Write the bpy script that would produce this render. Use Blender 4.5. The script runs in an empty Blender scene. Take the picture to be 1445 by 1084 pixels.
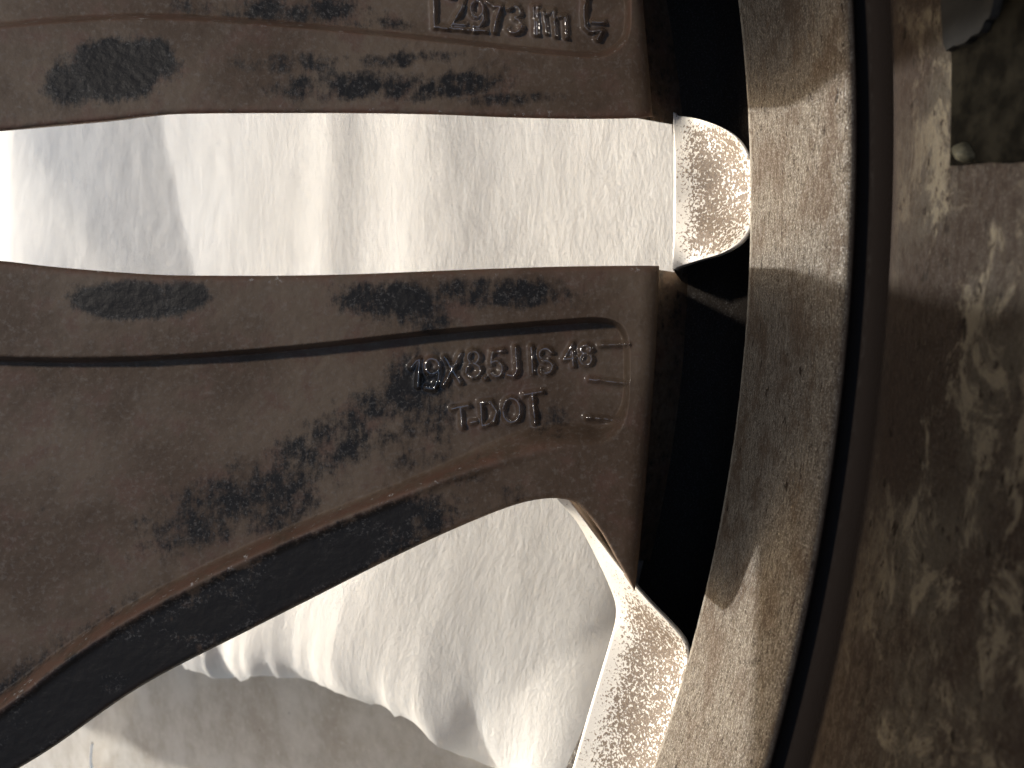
import bpy, math, random
import numpy as np
from mathutils import Vector, Matrix
R = math.radians
random.seed(4)

# ------------------------------------------------------------------ camera, world, sun, exposure
SC = bpy.context.scene
F = 1091.0                       # focal length in photo pixels (1445 x 1084 picture)
CX, CY = 722.5, 542.0
TILT = R(42.0)                   # the wheel is tipped up this far from the ground it rests on
SUN_ELEV = R(15.0)
SUN_AZ = R(-5.0)                  # 0 = travelling along +X
HC = 0.1475                      # camera height above the ground

cam_d = bpy.data.cameras.new('camera')
cam = bpy.data.objects.new('camera', cam_d); SC.collection.objects.link(cam)
cam_d.sensor_width = 36.0; cam_d.lens = 36.0 * F / 1445.0
cam_d.clip_start = 0.004; cam_d.clip_end = 200.0
cam_d.dof.use_dof = True; cam_d.dof.focus_distance = 0.100; cam_d.dof.aperture_fstop = 48.0
cam.location = (0, 0, HC); cam.rotation_euler = (0, TILT, 0)
SC.camera = cam
SC.render.resolution_x = 1024; SC.render.resolution_y = 768

world = bpy.data.worlds.new('World'); SC.world = world; world.use_nodes = True
wn = world.node_tree
bg = wn.nodes['Background']; bg.inputs['Strength'].default_value = 0.15
sky = wn.nodes.new('ShaderNodeTexSky'); sky.sky_type = 'NISHITA'; sky.sun_disc = False
sky.sun_elevation = SUN_ELEV; sky.sun_rotation = R(270) ; sky.air_density = 0.75; sky.dust_density = 2.2; sky.ozone_density = 0.0
wn.links.new(sky.outputs[0], bg.inputs['Color'])

sun_d = bpy.data.lights.new('sun', 'SUN'); sun_d.energy = 3.3; sun_d.angle = R(2.0); sun_d.color = (1.0, 0.975, 0.925)
sun = bpy.data.objects.new('sun', sun_d); SC.collection.objects.link(sun)
sdir = Vector((math.cos(SUN_ELEV) * math.cos(SUN_AZ), math.cos(SUN_ELEV) * math.sin(SUN_AZ), -math.sin(SUN_ELEV)))
sun.rotation_euler = sdir.to_track_quat('-Z', 'Y').to_euler(); sun.location = (-2, 0, 1.5)

# warm lamp added for fill and glints, above and behind the viewer's left shoulder
lamp_d = bpy.data.lights.new('fill_lamp', 'AREA'); lamp_d.shape = 'DISK'; lamp_d.size = 0.05; lamp_d.energy = 1.55; lamp_d.color = (1.0, 0.90, 0.78)
lamp = bpy.data.objects.new('fill_lamp', lamp_d); SC.collection.objects.link(lamp)
_m = Matrix.Rotation(TILT, 4, 'Y'); _m.translation = (0, 0, HC)
lamp.location = _m @ Vector((-0.56, 0.20, 0.48))
lamp.rotation_euler = ((_m @ Vector((0, 0, -0.1))) - lamp.location).to_track_quat('-Z', 'Y').to_euler()

SC.view_settings.view_transform = 'Standard'; SC.view_settings.look = 'None'
SC.view_settings.exposure = 0.95; SC.view_settings.gamma = 1.0
SC.render.engine = 'CYCLES'

# ------------------------------------------------------------------ coordinate helpers
# wheel axes: x to the picture's right, y up, z towards the viewer; D = depth below the viewer
AXX, AXY = -0.202, 0.0251        # wheel axle in those axes
MW = Matrix.Rotation(TILT, 4, 'Y'); MW.translation = (0, 0, HC)

def px(x, y, D):                 # photo pixel at a known depth -> wheel axes (numpy friendly)
    return (x - CX) / F * D, (CY - y) / F * D

def pol(Xap, th, D):             # apex x (mm above) and angle about the axle -> wheel axes
    r = Xap - AXX
    return (AXX + r * math.cos(th), AXY + r * math.sin(th), -D)

def ground_at(x, y, z=0.0):      # pixel -> point of the ground sheet (height z)
    d = MW.to_3x3() @ Vector(((x - CX) / F, (CY - y) / F, -1))
    t = (z - HC) / d.z
    return Vector((0, 0, HC)) + d * t

BASE = Vector(pol(0.056, 0, 0.145))          # where the rim touches down

def sstep(a, b, x):
    t = np.clip((x - a) / (b - a), 0, 1); return t * t * (3 - 2 * t)

def interp(pts, x):
    p = np.array(pts, float); o = np.argsort(p[:, 0]); return np.interp(x, p[o, 0], p[o, 1])

def smooth_poly(pts, n=8, closed=False):     # Catmull-Rom
    P = [np.array(p, float) for p in pts]; out = []
    N = len(P)
    rng = range(N if closed else N - 1)
    for i in rng:
        if closed: a, b, c, d = P[(i-1) % N], P[i], P[(i+1) % N], P[(i+2) % N]
        else: a, b, c, d = P[max(i-1, 0)], P[i], P[i+1], P[min(i+2, N-1)]
        for k in range(n):
            t = k / n
            out.append(0.5 * ((2*b) + (-a+c)*t + (2*a-5*b+4*c-d)*t*t + (-a+3*b-3*c+d)*t**3))
    if not closed: out.append(P[-1])
    return np.array(out)

def seg_dist(X, Y, A, B):
    dx, dy = B[0]-A[0], B[1]-A[1]; L = dx*dx + dy*dy + 1e-12
    t = np.clip(((X-A[0])*dx + (Y-A[1])*dy) / L, 0, 1)
    return np.hypot(X - (A[0]+t*dx), Y - (A[1]+t*dy))

def poly_sd(X, Y, poly):         # signed distance, positive inside
    d = np.full(X.shape, 1e9); ins = np.zeros(X.shape, bool)
    n = len(poly)
    for i in range(n):
        a, b = poly[i], poly[(i+1) % n]
        d = np.minimum(d, seg_dist(X, Y, a, b))
        if a[1] != b[1]:
            c = ((a[1] > Y) != (b[1] > Y)) & (X < (b[0]-a[0]) * (Y-a[1]) / (b[1]-a[1]) + a[0])
            ins ^= c
    return np.where(ins, d, -d)

def vnoise(X, Y, seed=0):        # smooth value noise
    xi = np.floor(X).astype(np.int64); yi = np.floor(Y).astype(np.int64)
    fx = X - xi; fy = Y - yi; fx = fx*fx*(3-2*fx); fy = fy*fy*(3-2*fy)
    def h(a, b):
        n = (a * 374761393 + b * 668265263 + seed * 974711) & 0x7fffffff
        n = ((n ^ (n >> 13)) * 1274126177) & 0x7fffffff
        return ((n ^ (n >> 16)) & 0xffff) / 65535.0
    return (h(xi, yi)*(1-fx) + h(xi+1, yi)*fx)*(1-fy) + (h(xi, yi+1)*(1-fx) + h(xi+1, yi+1)*fx)*fy

def fbm(X, Y, seed=0, o=4):
    s = 0; a = 0.5
    for i in range(o): s = s + a * vnoise(X * 2**i, Y * 2**i, seed + i); a *= 0.5
    return s

# ------------------------------------------------------------------ object helpers
def link(name, me, mat=None, parent=None):
    o = bpy.data.objects.new(name, me); SC.collection.objects.link(o)
    if mat: me.materials.append(mat)
    if parent: o.parent = parent
    return o

def np_mesh(name, V, Q, attrs=None, normals=None, uv=None, smooth=True):
    me = bpy.data.meshes.new(name)
    V = np.asarray(V, np.float32); Q = np.asarray(Q, np.int32); k = Q.shape[1]
    me.vertices.add(len(V)); me.vertices.foreach_set('co', V.ravel())
    me.loops.add(Q.size); me.loops.foreach_set('vertex_index', Q.ravel())
    me.polygons.add(len(Q)); me.polygons.foreach_set('loop_start', np.arange(0, Q.size, k, dtype=np.int32))
    me.update(calc_edges=True)
    me.polygons.foreach_set('use_smooth', np.full(len(Q), smooth))
    for an, av in (attrs or {}).items():
        a = me.attributes.new(an, 'FLOAT', 'POINT'); a.data.foreach_set('value', np.asarray(av, np.float32))
    if uv is not None:
        l = me.uv_layers.new(name='UVMap'); l.data.foreach_set('uv', np.asarray(uv, np.float32)[Q.ravel()].ravel())
    me.validate()
    if normals is not None:
        me.normals_split_custom_set_from_vertices([tuple(n) for n in normals])
    me.update(); return me

def grid_quads(nu, nv, flip=False):          # index = i*nv + j
    i, j = np.meshgrid(np.arange(nu-1), np.arange(nv-1), indexing='ij')
    a = (i*nv + j).ravel(); q = np.stack([a, a+nv, a+nv+1, a+1], 1)
    return q[:, ::-1] if flip else q

def tag(o, label=None, cat=None, group=None, kind=None):
    if label: o['label'] = label
    if cat: o['category'] = cat
    if group: o['group'] = group
    if kind: o['kind'] = kind
    return o

# ------------------------------------------------------------------ materials
class NT:
    def __init__(s, name):
        s.m = bpy.data.materials.new(name); s.m.use_nodes = True; s.t = s.m.node_tree
        s.b = s.t.nodes['Principled BSDF']
    def n(s, typ, **kw):
        nd = s.t.nodes.new(typ)
        for k, v in kw.items():
            if hasattr(nd, k): setattr(nd, k, v)
        return nd
    def set(s, sock, v):
        if isinstance(v, bpy.types.NodeSocket): s.t.links.new(v, sock)
        else: sock.default_value = v if not (isinstance(v, tuple) and len(v) == 3 and sock.type == 'RGBA') else (*v, 1)
    def coord(s, kind='Object', scale=(1, 1, 1), rot=(0, 0, 0)):
        c = s.n('ShaderNodeTexCoord'); mp = s.n('ShaderNodeMapping')
        s.t.links.new(c.outputs[kind], mp.inputs['Vector'])
        mp.inputs['Scale'].default_value = scale; mp.inputs['Rotation'].default_value = rot
        return mp.outputs[0]
    def noise(s, vec, scale, detail=4, rough=0.55, dist=0.0):
        nd = s.n('ShaderNodeTexNoise'); s.set(nd.inputs['Vector'], vec); nd.inputs['Scale'].default_value = scale
        nd.inputs['Detail'].default_value = detail; nd.inputs['Roughness'].default_value = rough; nd.inputs['Distortion'].default_value = dist
        return nd.outputs['Fac']
    def ramp(s, v, a, b):
        nd = s.n('ShaderNodeMapRange', clamp=True); nd.interpolation_type = 'SMOOTHSTEP'
        s.set(nd.inputs['Value'], v); nd.inputs['From Min'].default_value = a; nd.inputs['From Max'].default_value = b
        return nd.outputs['Result']
    def math(s, op, a, b=0.0, clamp=False):
        nd = s.n('ShaderNodeMath', operation=op, use_clamp=clamp); s.set(nd.inputs[0], a); s.set(nd.inputs[1], b); return nd.outputs[0]
    def mix(s, f, a, b):
        nd = s.n('ShaderNodeMix', data_type='RGBA'); s.set(nd.inputs[0], f); s.set(nd.inputs[6], a); s.set(nd.inputs[7], b); return nd.outputs[2]
    def attr(s, name):
        nd = s.n('ShaderNodeAttribute', attribute_name=name); return nd.outputs['Fac']
    def sep(s, vec):
        nd = s.n('ShaderNodeSeparateXYZ'); s.set(nd.inputs[0], vec); return nd.outputs
    def bump(s, h, strength, dist):
        nd = s.n('ShaderNodeBump'); s.set(nd.inputs['Height'], h); nd.inputs['Strength'].default_value = strength; nd.inputs['Distance'].default_value = dist
        s.t.links.new(nd.outputs[0], s.b.inputs['Normal'])
    def out(s, col=None, rough=None, metal=None, coat=None, coat_rough=None):
        if col is not None: s.set(s.b.inputs['Base Color'], col)
        if rough is not None: s.set(s.b.inputs['Roughness'], rough)
        if metal is not None: s.set(s.b.inputs['Metallic'], metal)
        if coat is not None: s.set(s.b.inputs['Coat Weight'], coat)
        if coat_rough is not None: s.set(s.b.inputs['Coat Roughness'], coat_rough)
        return s.m

def mat_spoke():
    s = NT('dusty_dark_paint'); c = s.coord('Object')
    big = s.noise(c, 55, 5, 0.6); mid = s.noise(c, 220, 5, 0.6); fine = s.noise(c, 1500, 4, 0.65)
    dust = s.mix(s.ramp(big, 0.38, 0.62), (0.098, 0.065, 0.043), (0.160, 0.116, 0.080))
    dust = s.mix(s.math('MULTIPLY', s.ramp(mid, 0.48, 0.68), 0.75), dust, (0.125, 0.072, 0.052))
    dust = s.mix(s.math('MULTIPLY', s.ramp(fine, 0.48, 0.75), 0.5), dust, (0.20, 0.165, 0.135))
    fleck = s.ramp(s.noise(c, 2300, 3, 0.7), 0.53, 0.66)
    dark = s.mix(s.math('MULTIPLY', fleck, 0.42), (0.0185, 0.0165, 0.015), (0.165, 0.15, 0.135))
    w = s.attr('wear')
    k = s.math('ADD', w, s.math('MULTIPLY', s.math('SUBTRACT', s.math('ADD', s.math('MULTIPLY', s.noise(c, 420, 6, 0.72), 0.55), s.math('MULTIPLY', s.noise(s.coord('Object', (2.6, 0.8, 1), (0, 0, R(-12))), 420, 6, 0.75), 0.45)), 0.5), 1.9))
    k = s.ramp(k, 0.20, 0.62)
    kd = s.ramp(w, 0.62, 0.85)
    col = s.mix(k, dust, s.mix(kd, dark, (0.020, 0.0172, 0.015)))
    edge = s.attr('edge')                    # paint rubbed to rust along the rails' edges
    er = s.math('MULTIPLY', edge, s.ramp(s.noise(c, 260, 5, 0.7), 0.35, 0.6))
    col = s.mix(er, col, (0.16, 0.085, 0.058))
    ec = s.math('MULTIPLY', edge, s.ramp(s.noise(c, 700, 5, 0.75), 0.60, 0.68))
    col = s.mix(ec, col, (0.5, 0.47, 0.43))
    g = s.attr('gloss')
    ro = s.math('SUBTRACT', s.math('SUBTRACT', 0.58, s.math('MULTIPLY', k, 0.14)), s.math('MULTIPLY', g, 0.44))
    h = s.math('ADD', s.math('MULTIPLY', s.noise(c, 900, 5, 0.65), 1.0), s.math('MULTIPLY', fine, 0.35))
    s.bump(s.math('MULTIPLY', s.math('MULTIPLY', h, 1.5), s.math('SUBTRACT', 1.0, s.math('MULTIPLY', s.attr('gloss'), 0.75))), 0.45, 0.00016)
    s.set(s.b.inputs['Specular IOR Level'], s.math('ADD', 0.16, s.math('MULTIPLY', g, 0.4)))
    s.b.inputs['Coat IOR'].default_value = 2.0
    return s.out(col, ro, 0.0, g, 0.09)

def mat_barrel():
    s = NT('dusty_silver_paint'); uv = s.coord('UV')
    y = s.attr('depth')                      # UV in metres: round the barrel, along its profile
    st = s.coord('UV', (800, 2200, 1)); streak = s.noise(st, 1.0, 6, 0.72, 0.5)
    st2 = s.coord('UV', (560, 800, 1)); patchn = s.noise(st2, 0.3, 8, 0.75, 0.6)
    sp = s.noise(s.coord('UV', (0.75, 1.2, 1)), 900, 4, 0.7); fine = s.noise(uv, 3600, 3, 0.75); blot = s.noise(uv, 130, 6, 0.7); big = s.noise(uv, 60, 5, 0.6)
    # drop centre band: thin silver paint scoured round the barrel
    c1 = s.mix(s.ramp(streak, 0.34, 0.70), (0.040, 0.031, 0.024), (0.145, 0.127, 0.104))
    c1 = s.mix(s.ramp(sp, 0.585, 0.65), c1, (0.030, 0.022, 0.017))
    c1 = s.mix(s.math('MULTIPLY', s.ramp(fine, 0.48, 0.68), 0.75), c1, (0.225, 0.205, 0.175))
    c1 = s.mix(s.math('MULTIPLY', s.ramp(blot, 0.46, 0.62), 0.75), c1, (0.058, 0.041, 0.029))
    dots = s.noise(s.coord('UV', (0.7, 1.3, 1)), 520, 3, 0.6)
    c1 = s.mix(s.ramp(dots, 0.64, 0.69), c1, (0.022, 0.016, 0.012))
    # inner barrel: brown dust with greenish grey rubbed patches
    c2 = s.mix(s.ramp(big, 0.42, 0.60), (0.020, 0.0145, 0.0115), (0.034, 0.029, 0.023))
    c2 = s.mix(s.ramp(s.math('MULTIPLY', patchn, s.math('ADD', big, 0.5)), 0.50, 0.60), c2, (0.082, 0.070, 0.052))
    c2 = s.mix(s.math('MULTIPLY', s.ramp(fine, 0.50, 0.68), 0.6), c2, (0.056, 0.051, 0.043))
    c2 = s.mix(s.ramp(sp, 0.585, 0.66), c2, (0.017, 0.013, 0.011))
    c2 = s.mix(s.math('MULTIPLY', s.ramp(y, 0.066, 0.0715), 0.55), c2, (0.026, 0.019, 0.0155))
    c2 = s.mix(s.ramp(dots, 0.62, 0.67), c2, (0.013, 0.010, 0.008))
    c2 = s.mix(s.attr('rill'), c2, (0.030, 0.023, 0.019))
    col = s.mix(s.attr('band'), c2, c1)
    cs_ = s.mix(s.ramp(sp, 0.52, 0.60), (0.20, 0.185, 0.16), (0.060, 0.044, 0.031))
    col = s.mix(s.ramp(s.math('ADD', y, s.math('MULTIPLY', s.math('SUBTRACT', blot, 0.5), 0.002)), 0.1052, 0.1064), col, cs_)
    gro = s.ramp(y, 0.1088, 0.112)
    col = s.mix(gro, col, (0.035, 0.030, 0.026))
    h = s.math('ADD', s.math('MULTIPLY', streak, 0.7), s.math('ADD', sp, s.math('MULTIPLY', fine, 0.4)))
    h = s.math('MULTIPLY', h, s.math('SUBTRACT', 1.0, s.attr('rill')))
    s.bump(h, 0.75, 0.00014)
    ro = s.math('ADD', 0.42, s.math('MULTIPLY', s.ramp(sp, 0.4, 0.6), 0.4))
    s.set(s.b.inputs['Specular IOR Level'], s.math('ADD', 0.03, s.math('MULTIPLY', s.math('MULTIPLY', s.ramp(fine, 0.52, 0.62), 0.55), s.attr('band'))))
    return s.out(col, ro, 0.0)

def mat_tongue():
    s = NT('speckled_white_paint'); c = s.coord('Object')
    n1 = s.noise(c, 2300, 3, 0.6, 0.4); n2 = s.noise(c, 3400, 3, 0.6); big = s.noise(c, 160, 3, 0.5)
    a = s.attr('grime')
    k = s.math('ADD', s.math('ADD', n1, s.math('MULTIPLY', s.math('SUBTRACT', n2, 0.5), 0.35)), s.math('MULTIPLY', s.math('SUBTRACT', a, 0.5), 0.34))
    k = s.math('ADD', k, s.math('MULTIPLY', s.math('SUBTRACT', big, 0.5), 0.22))
    k = s.ramp(k, 0.565, 0.605)
    col = s.mix(k, (0.56, 0.535, 0.49), s.mix(s.ramp(n2, 0.4, 0.6), (0.085, 0.058, 0.038), (0.15, 0.11, 0.075)))
    s.bump(s.math('ADD', k, n2), 0.35, 0.00012)
    return s.out(col, s.math('ADD', 0.34, s.math('MULTIPLY', k, 0.35)), 0.0)

def mat_cloth():
    s = NT('white_fleece'); c = s.coord('Object')
    cs = s.coord('Object', (1, 0.35, 1), (0, 0, R(28)))
    f1 = s.noise(cs, 420, 6, 0.7, 0.2); f2 = s.noise(c, 1300, 5, 0.75); b = s.noise(c, 12, 3, 0.5)
    col = s.mix(s.ramp(b, 0.35, 0.65), (0.68, 0.67, 0.635), (0.745, 0.74, 0.71))
    s.bump(s.math('ADD', f1, s.math('MULTIPLY', f2, 0.5)), 0.65, 0.0005)
    s.b.inputs['Subsurface Weight'].default_value = 0.0
    s.b.inputs['Sheen Weight'].default_value = 0.25
    m = s.out(col, 0.9)
    tr = s.n('ShaderNodeBsdfTranslucent'); tr.inputs['Color'].default_value = (0.7, 0.66, 0.58, 1)
    mx = s.n('ShaderNodeMixShader'); mx.inputs[0].default_value = 0.18
    s.t.links.new(s.b.outputs[0], mx.inputs[1]); s.t.links.new(tr.outputs[0], mx.inputs[2])
    s.t.links.new(mx.outputs[0], s.t.nodes['Material Output'].inputs['Surface'])
    return m

def mat_ground():
    s = NT('pale_concrete'); c = s.coord('Object')
    n = s.noise(c, 45, 6, 0.65); f = s.noise(c, 420, 5, 0.7); sp = s.noise(c, 170, 3, 0.6)
    col = s.mix(s.ramp(n, 0.35, 0.65), (0.36, 0.32, 0.26), (0.50, 0.47, 0.41))
    col = s.mix(s.math('MULTIPLY', s.ramp(f, 0.5, 0.72), 0.5), col, (0.58, 0.54, 0.47))
    col = s.mix(s.ramp(sp, 0.70, 0.76), col, (0.10, 0.085, 0.065))
    s.bump(s.math('ADD', n, s.math('MULTIPLY', f, 0.35)), 0.35, 0.0012)
    return s.out(col, 0.85)

def mat_simple(name, c1, c2, scale, rough, bs=0.3, bd=0.0003):
    s = NT(name); c = s.coord('Object'); n = s.noise(c, scale, 6, 0.68)
    s.bump(n, bs, bd)
    s.b.inputs['Specular IOR Level'].default_value = 0.02
    return s.out(s.mix(s.ramp(n, 0.38, 0.66), c1, c2), rough)

M_SPOKE, M_BARREL, M_TONGUE, M_CLOTH, M_GROUND = mat_spoke(), mat_barrel(), mat_tongue(), mat_cloth(), mat_ground()
M_PAD = mat_simple('black_adhesive', (0.0025, 0.0022, 0.0016), (0.008, 0.007, 0.005), 420, 1.0, 0.4, 0.0003)
M_FOIL = mat_simple('grey_tape', (0.014, 0.014, 0.014), (0.020, 0.0195, 0.019), 300, 0.8)
M_BLOB = mat_simple('dried_glue', (0.03, 0.028, 0.02), (0.06, 0.055, 0.04), 700, 0.5)
M_THREAD = mat_simple('white_thread', (0.75, 0.75, 0.73), (0.85, 0.85, 0.83), 900, 0.6)

# ------------------------------------------------------------------ the ground and the cloth on it
g = link('ground', np_mesh('ground', [(-6, -6, 0), (6, -6, 0), (6, 6, 0), (-6, 6, 0)], [(0, 1, 2, 3)]), M_GROUND)
tag(g, 'pale weathered concrete showing past the edge of the white cloth', 'ground', kind='structure')

hem_px = [(-260, 935), (-100, 930), (60, 932), (150, 936), (230, 945), (310, 953), (400, 967), (480, 988), (550, 1018), (600, 1046), (650, 1082), (700, 1125), (780, 1210), (860, 1330)]
HEM_Z = 0.036
hem = smooth_poly([tuple(ground_at(x, y, HEM_Z))[:2] for x, y in hem_px], 10)
hx = np.interp(np.linspace(-1.25, 0.16, 620), hem[:, 0], hem[:, 1])
XS = np.linspace(-1.25, 0.16, 620); TS = np.concatenate([np.linspace(0, 0.12, 70), np.linspace(0.124, 1, 260)])
Xg = np.repeat(XS[:, None], len(TS), 1); Yg = hx[:, None] + (0.42 - hx[:, None]) * TS[None, :]
dh = Yg - hx[:, None]                        # distance from the hem
def cloth_z(X, Y, dh):
    z = 0.004 + 0.004 * fbm(X * 6, Y * 4 + 3, 11)
    cre = -0.303 - 0.42 * (Y - 0.06) + 0.008 * (fbm(X * 0 + 4, Y * 22, 5) - 0.5)      # crease where the big fold ends
    up = 0.172 * np.maximum(cre - X, 0)
    top_ = 0.0195 * np.exp(-(np.maximum(-0.445 - X, 0) / 0.085) ** 2)
    kk = 0.004; hh = np.clip(0.5 + 0.5 * (up - top_) / kk, 0, 1)
    z = z + (up * (1 - hh) + top_ * hh - kk * hh * (1 - hh))
    z = z + 0.0022 * np.exp(-((X + 0.155 + 0.03 * (Y - 0.02)) / 0.020) ** 2) * sstep(-0.2, 0.0, Y + 0.1)
    z = z + 0.0015 * np.exp(-((X + 0.205 - 0.05 * Y) / 0.012) ** 2)
    wr = fbm(X * 55, Y * 9, 21) - 0.5        # gathers running into the hem
    z = z + 0.013 * wr * np.exp(-dh / 0.012)
    z = z + 0.0005 * (fbm(X * 130 + Y * 40, Y * 110 - X * 25, 31) - 0.5)
    lift = (HEM_Z - 0.006) * np.exp(-(dh / 0.055) ** 2) * sstep(0.12, -0.02, X)
    curl = -0.004 * np.exp(-dh / 0.004) * (0.4 + fbm(X * 40, Y * 0 + 2, 8)) * sstep(0.12, -0.02, X)
    return np.maximum(z + lift + curl, 0.002)
Zg = cloth_z(Xg, Yg, dh)
Yw = Yg + 0.010 * (fbm(Xg * 45, Yg * 3, 44) - 0.5) * np.exp(-dh / 0.02)
cl = link('white_cloth', np_mesh('white_cloth', np.stack([Xg, Yw, Zg], -1).reshape(-1, 3), grid_quads(len(XS), len(TS))), M_CLOTH)
tag(cl, 'rumpled white fleece cloth spread on the concrete beneath the wheel', 'cloth')

# ------------------------------------------------------------------ the wheel
wheel = bpy.data.objects.new('alloy_wheel', None); SC.collection.objects.link(wheel)
wheel.empty_display_size = 0.05
wheel.location = MW @ BASE; wheel.rotation_euler = (0, TILT, 0)
tag(wheel, 'brake-dusted dark alloy wheel seen from behind, cast size lettering in its spokes', 'wheel')
B3 = np.array(BASE)

# ---- barrel: one closed profile (apex x in mm, depth in mm) turned about the axle
prof = smooth_poly([(53, -72), (48, -70), (44, -66), (41, -56), (39.6, -30), (39, 0), (38.4, 30), (37.3, 58), (36.9, 66)], 4)
prof = [tuple(p) for p in prof] + [(36.75, 70), (36.7, 72.4), (36.7, 73.6), (36.8, 74.4), (37.1, 75.6), (37.1, 77.4), (36.7, 78.4), (36.0, 78.6), (35.4, 78.6), (34.9, 78.0), (34.5, 77.1), (34.15, 76.5), (33.75, 76.25), (33.4, 76.6), (33.2, 77.4), (33.08, 79),
        (33.0, 82), (32.9, 90), (32.8, 98), (32.75, 103), (32.8, 105.5), (33.0, 107.0), (33.4, 108.2), (34.2, 109.2), (35.6, 110.2), (38, 111.6), (40, 114), (41.3, 118), (41.5, 128), (40, 134), (36, 136), (30.5, 136.2),
        (29.5, 138), (30.5, 142), (36, 145.0), (46, 146.4), (53, 146), (56, 143), (56.5, 138), (54, 133.5), (51, 130), (50, 118), (49.5, 104), (45, 96), (41, 88), (39, 82), (39.4, 77), (42.3, 72), (44, 60), (45.5, 20), (46, -50), (50, -58), (58, -62), (61, -68), (60, -73), (56, -74.5)]
prof = np.array(prof) / 1000.0
NTH = 900
ths = np.linspace(0, 2 * math.pi, NTH, endpoint=False)
rr = prof[:, 0] - AXX
th2 = np.repeat(ths[:, None], len(prof), 1); r2 = np.repeat(rr[None, :], NTH, 0); D2 = np.repeat(prof[None, :, 1], NTH, 0)
V = np.stack([AXX + r2*np.cos(th2), AXY + r2*np.sin(th2), -D2], -1).reshape(-1, 3) - B3
i, j = np.meshgrid(np.arange(NTH), np.arange(len(prof)), indexing='ij'); npf = len(prof)
a = i*npf + j; b = ((i+1) % NTH)*npf + j; c = ((i+1) % NTH)*npf + (j+1) % npf; d = i*npf + (j+1) % npf
Q = np.stack([a, d, c, b], -1).reshape(-1, 4)
wrap = np.where(th2 > math.pi, th2 - 2*math.pi, th2)
i_r = int(np.argmin(np.hypot(prof[:, 0] - 0.03375, prof[:, 1] - 0.07625)))
BAND = np.zeros(len(prof)); BAND[i_r + 2:] = 1.0; BAND[i_r] = 0.25; BAND[i_r + 1] = 0.6
RILL = np.zeros(len(prof)); RILL[i_r - 9:i_r + 1] = 1.0; RILL[i_r - 10] = 0.6; RILL[i_r + 1] = 0.4
arc_l = np.concatenate([[0], np.cumsum(np.hypot(np.diff(prof[:, 0]), np.diff(prof[:, 1])))])
uv = np.stack([wrap * 0.235 + 1.0, np.repeat(arc_l[None, :], NTH, 0)], -1).reshape(-1, 2)
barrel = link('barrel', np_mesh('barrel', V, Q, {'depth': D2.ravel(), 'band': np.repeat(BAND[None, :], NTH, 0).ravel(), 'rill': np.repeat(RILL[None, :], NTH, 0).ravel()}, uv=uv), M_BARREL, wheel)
barrel['label'] = 'dusty silver inner barrel with stepped drop centre'

def barrel_x(D): return float(np.interp(D, prof[:36, 1], prof[:36, 0]))

# ---- residue of a balance weight on the inner barrel
def on_barrel(yv, D, lift):                  # y = height above the axle line, along the barrel
    X = barrel_x(D) - lift; th = yv / (X - AXX)
    return Vector(pol(X, th, D)) - BASE
def barrel_px(x, y):                         # pixel -> (arc y, D) on the inner barrel
    D = 0.06
    for _ in range(30):
        X = barrel_x(D); Y = (CY - y) / F * D
        r = X - AXX; xx = AXX + math.sqrt(max(r*r - (Y - AXY)**2, 0)); D = xx * F / (x - CX)
    r = barrel_x(D) - AXX
    return math.asin(((CY - y) / F * D - AXY) / r) * r, D
def slab(name, outline, lift, mat, parent, rough=0.0002, seed=1, sub=3, dome=False):
    pts = smooth_poly(outline, 3, True) if sub > 1 else np.array(outline)
    rnd = random.Random(seed); pts = [(p[0] + rnd.uniform(-rough, rough), p[1] + rnd.uniform(-rough, rough)) for p in pts]
    n = len(pts); cy = sum(p[0] for p in pts)/n; cd = sum(p[1] for p in pts)/n
    r1, r2, l1, l2 = (0.8, 0.42, 0.85, 0.97) if dome else (0.97, 0.5, 1, 1)
    Vv = [on_barrel(p[0], p[1], -0.0005) for p in pts] + [on_barrel(p[0], p[1], lift*(0.6 if dome else 0.75)) for p in pts]
    Vv += [on_barrel(cy + (p[0]-cy)*r1, cd + (p[1]-cd)*r1, lift*l1) for p in pts] + [on_barrel(cy + (p[0]-cy)*r2, cd + (p[1]-cd)*r2, lift*l2) for p in pts] + [on_barrel(cy, cd, lift)]
    Fs = []
    for k in range(n):
        m = (k+1) % n
        for L in range(3): Fs.append((L*n+k, L*n+m, (L+1)*n+m, (L+1)*n+k))
        Fs.append((3*n+k, 3*n+m, 4*n))
    me = bpy.data.meshes.new(name); me.from_pydata([tuple(v) for v in Vv], [], Fs); me.update()
    import bmesh
    bm = bmesh.new(); bm.from_mesh(me); bmesh.ops.recalc_face_normals(bm, faces=bm.faces); bm.to_mesh(me); bm.free()
    return link(name, me, mat, parent)
p_bl = barrel_px(1352, 233); p_br = barrel_px(1445, 227)
yb, Dl = p_bl; Dr = 0.034
y_top = yb + 0.058
def lerp_edge(a, b, n, j):
    return [(a[0] + (b[0]-a[0])*k/n, a[1] + (b[1]-a[1])*k/n) for k in range(n)]
slope = (p_br[0] - p_bl[0]) / (p_br[1] - p_bl[1])
br = (yb + slope * (Dr - Dl), Dr)
ol = lerp_edge((yb, Dl), br, 14, 0) + lerp_edge(br, (y_top, Dr), 14, 0) + lerp_edge((y_top, Dr), (y_top, Dl), 14, 0) + lerp_edge((y_top, Dl), (yb, Dl), 14, 0)
pad = slab('adhesive_pad', ol, 0.0009, M_PAD, wheel, 0.00012, 3, 1)
pad['label'] = 'black adhesive left by a balance weight on the barrel'
fo = [barrel_px(*q) for q in [(1357, 62), (1372, 66), (1388, 62), (1400, 52), (1412, 46), (1420, 30), (1428, 22), (1436, -20), (1430, -70), (1358, -70)]]
foil = slab('torn_tape', fo, 0.0016, M_FOIL, pad, 0.0, 5, 3)
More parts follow.
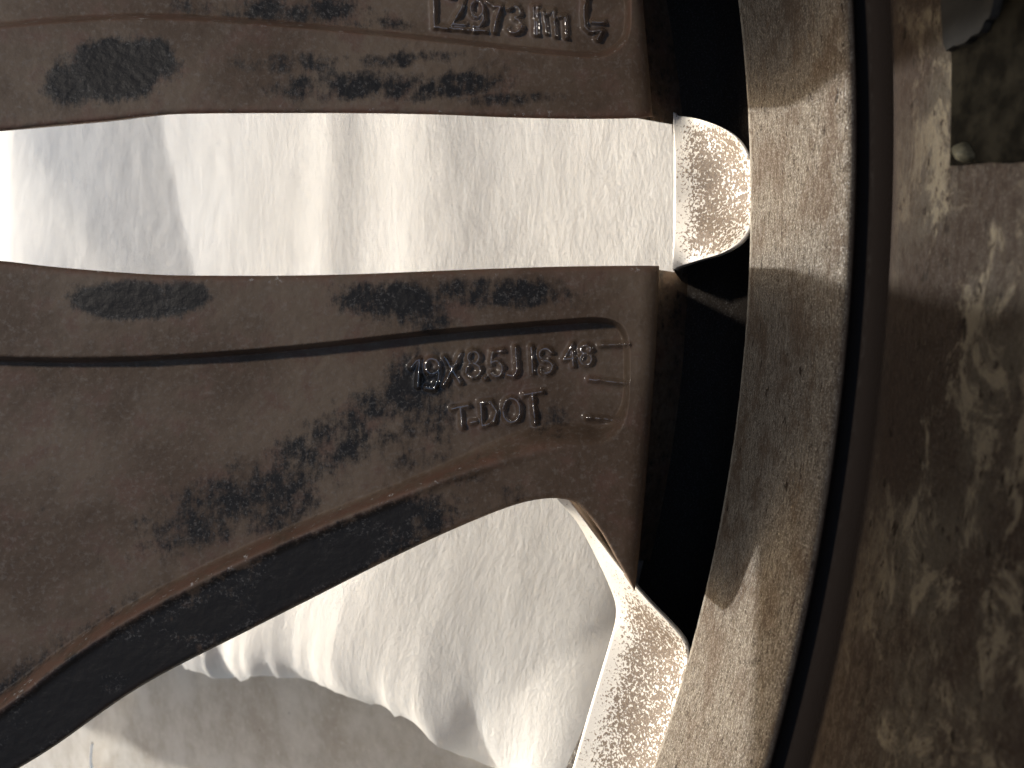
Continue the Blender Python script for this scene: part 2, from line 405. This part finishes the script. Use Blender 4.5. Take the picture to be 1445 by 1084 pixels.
bl = [barrel_px(1378 + 12*math.cos(t)*(1+0.2*math.sin(2*t)), 215 + 14*math.sin(t)) for t in np.linspace(0, 2*math.pi, 12, endpoint=False)]
blob = slab('glue_blob', bl, 0.0017, M_BLOB, pad, 0.0, 6, 3, True)
for p_ in blob.data.polygons: p_.use_smooth = True

# ---- spokes
D_BACK, D_FRONT = 0.100, 0.128
b_upper = smooth_poly([(-700, 268), (-575, 268), (-556, 285), (-520, 303), (-300, 334), (-120, 356), (0, 368), (70, 376), (150, 383), (230, 388), (300, 389), (400, 389), (500, 387), (600, 383), (700, 379), (800, 376), (900, 375), (940, 376)], 6)
b_lower = smooth_poly([(-700, 836), (-450, 1015), (-250, 1165), (-196, 1204), (-120, 1172), (-40, 1122), (20, 1088), (80, 1051), (200, 968), (350, 890), (500, 815), (600, 768), (680, 734), (740, 712), (780, 704), (806, 704), (828, 710), (848, 728), (870, 754), (890, 784), (910, 812), (926, 836), (960, 885)], 6)
b_pocket = [(-420, 420), (-250, 470), (-100, 496), (0, 502), (150, 503), (300, 496), (450, 483), (600, 466), (700, 457), (790, 450), (840, 447), (866, 451), (882, 464), (889, 490), (889, 550), (884, 590), (870, 616), (845, 630), (800, 632), (740, 641), (650, 667), (500, 724), (350, 787), (200, 862), (100, 926), (0, 1000), (-120, 1075), (-200, 1085), (-300, 1010), (-420, 900)]
# mirrored (upper) spoke: traced where it shows, mirrored from the lower one elsewhere
MIR = 532.0
a_lower = smooth_poly([(-700, 266), (-575, 266), (-556, 248), (-520, 232), (-300, 205), (-120, 193), (0, 185), (70, 178), (150, 171), (210, 164), (260, 161), (350, 160), (500, 160), (620, 162), (720, 166), (820, 168), (900, 167), (940, 163)], 6)
a_upper = np.stack([b_lower[:, 0], MIR - b_lower[:, 1]], 1)
a_pocket = [(x, MIR - y) for x, y in b_pocket if x < -200] 
a_pocket = [(-420, 112), (-250, 62), (-100, 46), (0, 40), (80, 33), (180, 28), (260, 29), (340, 34), (450, 43), (560, 54), (660, 65), (760, 76), (830, 82), (858, 79), (878, 66), (889, 46), (891, 10), (888, -50), (880, -85), (845, -98), (740, -109), (650, -135), (500, -192), (350, -255), (200, -330), (0, -468), (-200, -553), (-420, -368)]
r_end_b = [(300, 932), (385, 930), (500, 925), (650, 914), (780, 902), (860, 893), (900, 890)]
r_end_a = [(-500, 850), (-100, 897), (0, 907), (80, 914), (165, 921), (200, 923)]

def arc(cx, cy, rx, ry, a0, a1, n=9):
    return [(cx + rx*math.cos(R(a0 + (a1-a0)*k/(n-1))), cy - ry*math.sin(R(a0 + (a1-a0)*k/(n-1)))) for k in range(n)]
# cast characters as strokes (photo pixels)
L_B = [
    [[(580, 519), (588, 509), (592, 508), (590, 545)]],                                                  # 1
    [arc(610, 517, 10, 11, 0, 360, 14), [(620, 517), (619, 535), (612, 549), (601, 547)]],             # 9
    [[(628, 504), (649, 540)], [(650, 499), (627, 543)]],                                                # X
    [arc(668, 504, 8, 9, 0, 360, 12), arc(668, 523, 10, 10, 0, 360, 12)],                              # 8
    [[(684, 533), (685, 534)]],                                                                          # .
    [[(709, 495), (695, 497), (693, 511)], arc(700, 520, 9, 11, 140, -140, 12)],                       # 5
    [[(728, 490), (730, 522), (725, 531), (717, 529)]],                                                  # J
    [[(750, 490), (752, 526)]],                                                                          # I
    [arc(770, 500, 9, 8, 20, 230, 9) + arc(771, 518, 9, 9, 100, -150, 9)],                             # S
    [[(808, 486), (796, 507), (813, 505)], [(808, 497), (809, 516)]],                                    # 4
    [arc(827, 493, 7, 6, 0, 360, 10), arc(827, 507, 8, 8, 0, 360, 12)],                                # 8
    [[(638, 577), (661, 573)], [(650, 575), (652, 603)]],                                                # T
    [[(664, 596), (673, 595)]],                                                                          # -
    [[(678, 568), (681, 601)], [(678, 568), (692, 567), (701, 580), (696, 596), (681, 601)]],           # D
    [arc(722, 579, 12, 17, 0, 360, 16)],                                                                # O
    [[(740, 557), (764, 553)], [(751, 556), (755, 597)]],                                                # T
]
BARS_B = [[[(848, 487), (884, 486)]], [[(832, 535), (882, 541)]], [[(828, 589), (872, 593)]]]
L_A = [
    [[(611, -30), (613, 37)], [(613, 38), (650, 41), (686, 43)]],                                        # L
    [[(636, -4), (645, -12), (655, -6), (652, 10), (638, 34), (658, 35)]],                               # Z
    [arc(673, 12, 9, 12, 0, 360, 14), [(682, 12), (682, 28), (676, 38), (668, 36)], [(668, 36), (669, 43)]],  # 9
    [[(688, 2), (697, 8), (707, 9)], [(706, 10), (700, 26), (697, 44)]],                                 # 7
    [arc(725, 16, 9, 8, 150, -80, 8) + arc(726, 36, 10, 10, 85, -150, 9)],                             # 3
    [[(753, 10), (755, 48)], [(759, 10), (758, 48)]],                                                    # I
    [[(766, 16), (772, 46)], [(775, 18), (781, 15), (784, 50)]],                                         # N
    [[(790, 23), (798, 23), (799, 52)]],                                                                 # m
]
BARS_A = [[[(828, -30), (824, 20), (826, 38), (832, 44), (850, 43), (843, 55)], [(836, 31), (852, 31)]]]

# rubbed and darkened places: centre, half sizes, turn, strength
WEAR_B = [(185, 422, 85, 28, 0, 1.05), (255, 415, 40, 26, 0, .95), (560, 425, 90, 34, -4, .7), (700, 412, 120, 26, -2, .62), (610, 455, 45, 22, 0, .45), (800, 428, 40, 12, 0, .35),
          (590, 560, 60, 70, 20, .62), (520, 600, 90, 55, 40, .52), (420, 660, 120, 55, 32, .52), (300, 720, 130, 60, 28, .48), (400, 720, 90, 30, 28, .5), (770, 590, 40, 30, 0, .42), (615, 530, 50, 40, 0, .5),
          (380, 830, 300, 55, 28, .9), (150, 960, 220, 75, 33, 1.0), (560, 760, 140, 30, 25, .62), (-50, 1080, 220, 90, 33, .9), (700, 700, 60, 22, 10, .35), (30, 700, 160, 190, 0, .08), (590, 640, 60, 30, 30, .45)]
WEAR_A = [(170, 98, 75, 42, 0, 1.15), (110, 115, 50, 36, 0, .8), (215, 85, 32, 34, 0, .95), (480, 120, 130, 26, 3, .55), (620, 122, 110, 22, 4, .6), (430, 90, 110, 20, 0, .42), (560, 85, 90, 14, 5, .5), (720, 140, 90, 12, 2, .5),
          (420, 15, 120, 24, 0, .6), (520, 35, 60, 14, 0, .5), (300, 10, 120, 20, 0, .3), (700, 100, 60, 20, 0, .3)]

def build_spoke(parent, up, lo, pocket, rend, letters, bars, wear, xs, nv, upper=False, name='spoke'):
    U = np.interp(xs, up[:, 0], up[:, 1]); L = np.interp(xs, lo[:, 0], lo[:, 1])
    vs = np.linspace(0, 1, nv)
    PX = np.repeat(xs[:, None], nv, 1); PY = U[:, None] + (L - U)[:, None] * vs[None, :]
    XEND = xs[-1]
    PX = PX + (interp(rend, PY) - XEND) * sstep(420, XEND, PX)
    pk = smooth_poly(pocket, 5, True)
    sd = poly_sd(PX, PY, pk)
    # pocket: steep wall by the slot, a broad sloping one by the window side
    far = (PY - (U[:, None] * .45 + L[:, None] * .55)) * (-1 if upper else 1)
    wl = 9 + sstep(-40, 60, far) * (9 + 24 * np.exp(-((PX - 780) / 110.0) ** 2)) + 1 * sstep(780, 880, PX)
    dep = 0.0036 * sstep(0, 1, sd / wl)
    D = D_BACK + dep
    # raised lip along the window side edge of the pocket, uneven casting
    D -= 0.00055 * np.exp(-((sd + 3) / 7.0) ** 2) * sstep(0, 40, far) * sstep(820, 640, PX)
    D -= 0.0032 * sstep(250, -500, PX)
    D += 0.00030 * (fbm(PX / 55, PY / 55, 3) - 0.5) + 0.00010 * (fbm(PX / 9, PY / 9, 9) - 0.5)
    # edges rounded over
    eu = PY - U[:, None]; el = L[:, None] - PY; er = (interp(rend, PY) - PX)
    for e, rf in ((eu, 9.0), (el, 9.0), (er, 26.0)):
        q = np.clip(1 - e / rf, 0, 1); D = D + rf / F * D_BACK * (1 - np.sqrt(np.clip(1 - q*q, 0, 1))) * 0.9
    # lettering
    lid = np.zeros(PX.shape, int); lh = np.zeros(PX.shape); hgt = np.zeros(PX.shape)
    items = [(s, 4.5, 0.00080, 'l') for s in letters] + [(s, 4.4, 0.0010, 'b') for s in bars]
    best = np.full(PX.shape, 1e9)
    for n, (strokes, w, h, typ) in enumerate(items):
        al = np.concatenate([np.array(s) for s in strokes]); x0, y0 = al.min(0) - 14; x1, y1 = al.max(0) + 14
        m = (PX > x0) & (PX < x1) & (PY > y0) & (PY < y1)
        if not m.any(): continue
        dm = np.full(int(m.sum()), 1e9)
        for s in strokes:
            for k in range(len(s)-1): dm = np.minimum(dm, seg_dist(PX[m], PY[m], s[k], s[k+1]))
        irr = 0.8 + 0.4 * vnoise(PX[m] / 6, PY[m] / 6, 70 + n)
        hh = h * irr * np.exp(-(dm / w) ** 2.0)
        cur = hgt[m]; hgt[m] = np.maximum(cur, hh)
        cl_ = best[m]; tk = (dm < cl_) & (dm < w * 1.25)
        li = lid[m]; li[tk] = n + 1; lid[m] = li; cl_[tk] = dm[tk]; best[m] = cl_
    D = D - hgt
    gl = np.clip(hgt / 0.0004, 0, 1)
    # wear
    W = np.zeros(PX.shape)
    for (wx, wy, sx, sy, an, am) in wear:
        ca, sa = math.cos(R(an)), math.sin(R(an)); dx, dy = PX - wx, PY - wy
        u, v = dx*ca - dy*sa, dx*sa + dy*ca
        W = np.maximum(W, am * np.exp(-((u/sx)**2 + (v/sy)**2) ** 1.6 * 0.9))
    E = np.maximum(np.exp(-(eu / 9.0)**2) * (0.0 if upper else .7), np.exp(-(el / 9.0)**2) * (.9 if upper else 0.1))
    E = np.maximum(E, 0.9 * np.exp(-((sd - 5) / 8.0) ** 2) * sstep(0, 40, far) * sstep(860, 700, PX))
    E = np.maximum(E, 0.5 * np.exp(-((sd - 3) / 5.0) ** 2) * (1 if upper else 0))
    W = W * (0.45 + 1.1 * fbm(PX / 38, PY / 30, 61)) * (1 - 0.8 * np.clip(E, 0, 1))
    X, Y = px(PX, PY, D)
    nu = len(xs)
    Vb = np.stack([X, Y, -D], -1)
    # vertex normals of the whole cast surface, so the letters shade as one piece with it
    du = np.gradient(Vb, axis=0); dv = np.gradient(Vb, axis=1); N = np.cross(dv, du); N /= np.linalg.norm(N, axis=-1, keepdims=True) + 1e-12
    N = np.where(N[..., 2:3] < 0, -N, N)
    Q = grid_quads(nu, nv, True)
    fid = np.zeros((nu-1, nv-1), int)
    q4 = np.stack([lid[:-1, :-1], lid[1:, :-1], lid[1:, 1:], lid[:-1, 1:]], 0)
    fid = q4.max(0); fid = fid.ravel()
    Vf = Vb.reshape(-1, 3) - B3; Nf = N.reshape(-1, 3)
    at = {'wear': W.ravel(), 'edge': E.ravel(), 'gloss': gl.ravel()}
    # sides, outer end and front of the spoke
    IN = 0.0108
    def ring(col, sgn):                      # from the back edge to the front edge, drafted inwards
        wide = 0.014 * sstep(760, 480, xs) * sstep(-500, -100, xs) if (sgn > 0) != upper else 0.0
        p = Vb[:, col].copy(); k = np.stack([p[:, 0], p[:, 1] + sgn*(IN + wide), np.full(nu, -D_FRONT)], -1); return p, k
    pu, ku = ring(0, -1); pl, kl = ring(nv-1, 1)
    swap = ku[:, 1] < kl[:, 1]; mid = (ku[:, 1] + kl[:, 1]) / 2; ku[swap, 1] = mid[swap]; kl[swap, 1] = mid[swap]
    SV, SQ, SM = [], [], []
    def strip(a, b):
        o = sum(len(x) for x in SV); n = len(a); SV.append(a); SV.append(b)
        for k in range(n-1): SQ.append((o+k, o+k+1, o+n+k+1, o+n+k))
    def uni(a, n=60):
        t = np.linspace(0, len(a)-1, n).round().astype(int); return a[t]
    m2 = (pu * .7 + ku * .3); m2[:, 1] = pu[:, 1] - 0.0040; strip(uni(pu, 160), uni(m2, 160)); strip(uni(m2, 160), uni(ku, 160))
    m3 = (pl * .7 + kl * .3); m3[:, 1] = pl[:, 1] + 0.0040; strip(uni(pl, 160), uni(m3, 160)); strip(uni(m3, 160), uni(kl, 160))
    strip(uni(ku, 160), uni(kl, 160))
    pe = uni(Vb[-1], 50); pd = pe.copy(); pd[:, 2] = -D_FRONT - 0.0005; pd[:, 0] += 0.0006; pd[:, 1] = pe[:, 1] * (D_FRONT + 0.0005) / -pe[:, 2]
    # web that carries the spoke out to the rim
    if not upper: pd[:, 1] = np.maximum(pd[:, 1], (CY - 790) / F * (D_FRONT + 0.0005))
    pf = pd.copy(); ang = np.arctan2(pf[:, 1]-AXY, pf[:, 0]-AXX); rw = 0.2335
    pf = np.stack([AXX + rw*np.cos(ang), AXY + rw*np.sin(ang), np.full(len(pf), -0.1365)], -1)
    pyy = CY - pd[:, 1] / -pd[:, 2] * F
    if not upper:                            # keep clear of the window beside the spoke
        lim = (np.interp(pyy, [690, 709, 738, 788, 832, 856, 878], [780, 796, 822, 849, 869, 876, 876]) + 5 - CX) / F * -pd[:, 2]
        pd[:, 0] = np.where(pyy > 700, np.maximum(pd[:, 0], lim), pd[:, 0])
    pin = pd.copy(); pin[:, 0] -= 0.006 * sstep(705, 660, pyy) + 0.0001; pin[:, 2] -= 0.0004
    strip(pe, pd); strip(pin, pd); strip(pd, pf)
    SVa = np.concatenate(SV) - B3; SQ = np.array(SQ)
    keep = fid == 0
    nb = len(Vf)
    Va = np.concatenate([Vf, SVa]); Qa = np.concatenate([Q[keep], SQ + nb])
    z0 = np.zeros(len(SVa))
    sp = link(name, np_mesh(name, Va, Qa, {k: np.concatenate([v, z0 + (0.3 if k == 'wear' else 0)]) for k, v in at.items()}), M_SPOKE, parent)
    for n, (st, w, h, typ) in enumerate(items):
        f = fid == n + 1
        if not f.any(): continue
        qq = Q[f]; ids, inv = np.unique(qq.ravel(), return_inverse=True)
        nm = 'cast_letter' if typ == 'l' else 'cast_bar'
        link(nm, np_mesh(nm, Vf[ids], inv.reshape(-1, 4), {k: v[ids] for k, v in at.items()}, normals=Nf[ids]), M_SPOKE, sp)
    return sp

def xs_of(segs):
    out = []
    for a, b, st in segs: out += list(np.arange(a, b, st))
    return np.array(out + [segs[-1][1]], float)

xsB = xs_of([(-690, -10, 12), (-10, 540, 2.4), (540, 860, 1.3), (860, 925, 1.0)])
spB = build_spoke(wheel, b_upper, b_lower, b_pocket, r_end_b, L_B, BARS_B, WEAR_B, xsB, 330)
spB['label'] = 'spoke cast with 19X8.5J IS 48 and T-DOT'
spA = build_spoke(wheel, a_upper, a_lower, a_pocket, r_end_a, L_A, BARS_A, WEAR_A, xsB, 420, upper=True)
spA['label'] = 'spoke cast with a row of part-worn figures'
# the other four spoke pairs, coarser, turned about the axle
xsC = xs_of([(-690, 925, 26)])
for (up, lo, pk, re, uq) in ((b_upper, b_lower, b_pocket, r_end_b, False), (a_upper, a_lower, a_pocket, r_end_a, True)):
    proto = build_spoke(wheel, up, lo, pk, re, [], [], [], xsC, 40, upper=uq)
    first = True
    for k in (1, 2, 3, 4):
        o = proto if k == 1 else proto.copy()
        if k > 1: SC.collection.objects.link(o)
        o.parent = wheel
        ax = Vector((AXX, AXY, 0)) - Vector((BASE.x, BASE.y, 0))
        rot = Matrix.Rotation(R(72*k), 4, 'Z')
        o.matrix_local = Matrix.Translation(ax) @ rot @ Matrix.Translation(-ax)

# ---- hub
hp = np.array([(0.036, 0.070), (0.036, 0.128), (0.090, 0.128), (0.092, 0.104), (0.088, 0.0985), (0.078, 0.094), (0.076, 0.072), (0.074, 0.070)])
NH = 96; hth = np.linspace(0, 2*math.pi, NH, endpoint=False)
HV = np.array([(AXX + r*math.cos(t), AXY + r*math.sin(t), -D) for t in hth for r, D in hp]) - B3
m = len(hp)
HQ = [(i*m+j, i*m+(j+1) % m, ((i+1) % NH)*m+(j+1) % m, ((i+1) % NH)*m+j) for i in range(NH) for j in range(m)]
link('hub', np_mesh('hub', HV, HQ, {'wear': np.full(len(HV), .2)}, smooth=False), M_SPOKE, wheel)

# ---- bright painted ends of the openings
def rim_pt(r, th, D): return np.array((AXX + r*math.cos(th), AXY + r*math.sin(th), -D))
def loft(name, front, back, nb=40, n=120, parent=wheel, gf=None, mat=None):
    """front/back: (n,3) curves in wheel axes; concave sweep between them"""
    fr, bk = front, back
    lip = fr.copy(); rad = np.hypot(lip[:, 0]-AXX, lip[:, 1]-AXY); s = 0.2325 / rad
    lip[:, 0] = AXX + (lip[:, 0]-AXX)*s; lip[:, 1] = AXY + (lip[:, 1]-AXY)*s; lip[:, 2] = -0.1372
    rows = [lip]
    g_ = [np.zeros(len(fr))]
    tt = np.linspace(0, 1, nb)
    for t in tt:
        p = fr*(1-t) + bk*t
        bul = 0.0016 * math.sin(math.pi*t)           # hollow the sweep away from the axle
        d = np.stack([p[:, 0]-AXX, p[:, 1]-AXY], 1); d /= np.linalg.norm(d, axis=1, keepdims=True)
        p[:, :2] += d * bul * gf[:, None]
        rows.append(p); g_.append(np.clip(1.25*math.sin(math.pi*(0.06+0.80*t)) * (0.25 + 0.75*gf), 0, 1) if t > 0 else np.zeros(len(fr)))
    nrow = 8
    for q in range(1, 3):                            # roll the back edge over into the barrel
        p = bk.copy(); d = np.stack([p[:, 0]-AXX, p[:, 1]-AXY], 1); d /= np.linalg.norm(d, axis=1, keepdims=True)
        p[:, :2] += d * 0.0004*q; p[:, 2] += -0.0003*q*q; rows.append(p); g_.append(g_[-1]*0.5)
    A = np.array(rows); V = A.reshape(-1, 3) - B3
    return link(name, np_mesh(name, V, grid_quads(A.shape[0], A.shape[1]), {'grime': np.array(g_).ravel()}), M_TONGUE, parent)

def resample(P, n):
    P = np.array(P, float); s = np.concatenate([[0], np.cumsum(np.linalg.norm(np.diff(P, axis=0), axis=1))]); u = np.linspace(0, s[-1], n)
    return np.stack([np.interp(u, s, P[:, k]) for k in range(P.shape[1])], 1)

def slot_end():
    n = 120
    fpx = resample([(950, 159), (950.5, 163), (951, 270), (949.5, 376), (949, 380)], n)
    D = np.full(n, 0.1215); X, Y = px(fpx[:, 0], fpx[:, 1], D); fr = np.stack([X, Y, -D], -1)
    bpx = smooth_poly([(951, 159), (955, 163), (985, 168), (1018, 180), (1042, 197), (1057, 222), (1064, 255), (1066, 290), (1060, 318), (1046, 340), (1020, 356), (985, 367), (955, 377), (951, 380)], 10)
    bpx = resample(bpx, n)
    Db = 0.1215 - (0.1215 - 0.1085) * sstep(950, 1050, bpx[:, 0])
    X, Y = px(bpx[:, 0], bpx[:, 1], Db); bk = np.stack([X, Y, -Db], -1)
    gf = sstep(950, 1040, bpx[:, 0])
    return fr, bk, gf
fr, bk, gf = slot_end()
t1 = loft('slot_end', fr, bk, gf=gf); t1['label'] = 'bright rounded end of the slot, white paint speckled brown'

def window_end():
    n = 200
    f = smooth_poly([(783, 700), (790, 709), (815, 738), (842, 788), (862, 832), (869, 856), (868, 878), (858, 915), (836, 988), (808, 1084)], 8)
    b_ = smooth_poly([(797, 700), (806, 710), (846, 764), (878, 806), (912, 846), (943, 878), (962, 900), (970, 920), (969, 950), (958, 1005), (938, 1084)], 8)
    def conv(P, Ds):
        X, Y = px(P[:, 0], P[:, 1], Ds); return np.stack([X, Y, -Ds], -1)
    f3 = conv(f, np.full(len(f), 0.1215)); Db = 0.1205 - (0.1205 - 0.1085) * sstep(800, 960, b_[:, 0]*(b_[:, 1] < 920) + 960*(b_[:, 1] >= 920)); b3 = conv(b_, Db)
    def ext(P):                                       # carry on round the rim to the middle of the window
        e = P[-1]; r = math.hypot(e[0]-AXX, e[1]-AXY); a0 = math.atan2(e[1]-AXY, e[0]-AXX)
        return np.concatenate([P, [rim_pt(r, a, -e[2]) for a in np.linspace(a0 - 0.02, R(-36), 12)]])
    f3, b3 = resample(ext(f3), n), resample(ext(b3), n)
    gf = sstep(0.0, 0.012, np.linalg.norm(b3 - f3, axis=1) - 0.006)
    return f3, b3, gf
fr, bk, gf = window_end()
t2 = loft('window_end', fr, bk, gf=gf); t2['label'] = 'bright outer end of the wide window, white paint speckled brown'
# the mirrored half of each window and the slots of the other pairs
mir = Matrix.Translation((0, 2*AXY - 2*BASE.y, 0)) @ Matrix.Scale(-1, 4, (0, 1, 0))
ax = Vector((AXX, AXY, 0)) - Vector((BASE.x, BASE.y, 0))
for k in range(5):
    rot = Matrix.Translation(ax) @ Matrix.Rotation(R(72*k), 4, 'Z') @ Matrix.Translation(-ax)
    for src, mm in ((t1, Matrix.Identity(4)), (t2, Matrix.Identity(4)), (t2, mir)):
        if k == 0 and mm == Matrix.Identity(4): continue
        o = src.copy(); SC.collection.objects.link(o); o.parent = wheel
        if 'label' in o: del o['label']
        o.matrix_local = rot @ mm

# ------------------------------------------------------------------ a loose thread standing up from the concrete
def tube(name, pts, rad, mat, n=8):
    P = [Vector(p) for p in pts]; V = []; Fq = []
    for i_, p in enumerate(P):
        t = (P[min(i_+1, len(P)-1)] - P[max(i_-1, 0)]).normalized(); u = t.orthogonal().normalized(); w = t.cross(u)
        rr_ = rad * (1 - 0.35 * i_ / (len(P)-1))
        for k in range(n): V.append(tuple(p + (u*math.cos(2*math.pi*k/n) + w*math.sin(2*math.pi*k/n))*rr_))
    for i_ in range(len(P)-1):
        for k in range(n): Fq.append((i_*n+k, i_*n+(k+1) % n, (i_+1)*n+(k+1) % n, (i_+1)*n+k))
    return link(name, np_mesh(name, V, Fq), mat)
g0 = ground_at(139, 1105); top = ground_at(130, 1049, 0.012)
pts = [g0.lerp(top, t) + Vector((0.0006*math.sin(3*t), 0, 0.002*math.sin(math.pi*t))) for t in np.linspace(0, 1, 12)]
th = tube('loose_thread', pts, 0.0007, M_THREAD)
tag(th, 'thin loose white thread standing on the bare concrete', 'thread')
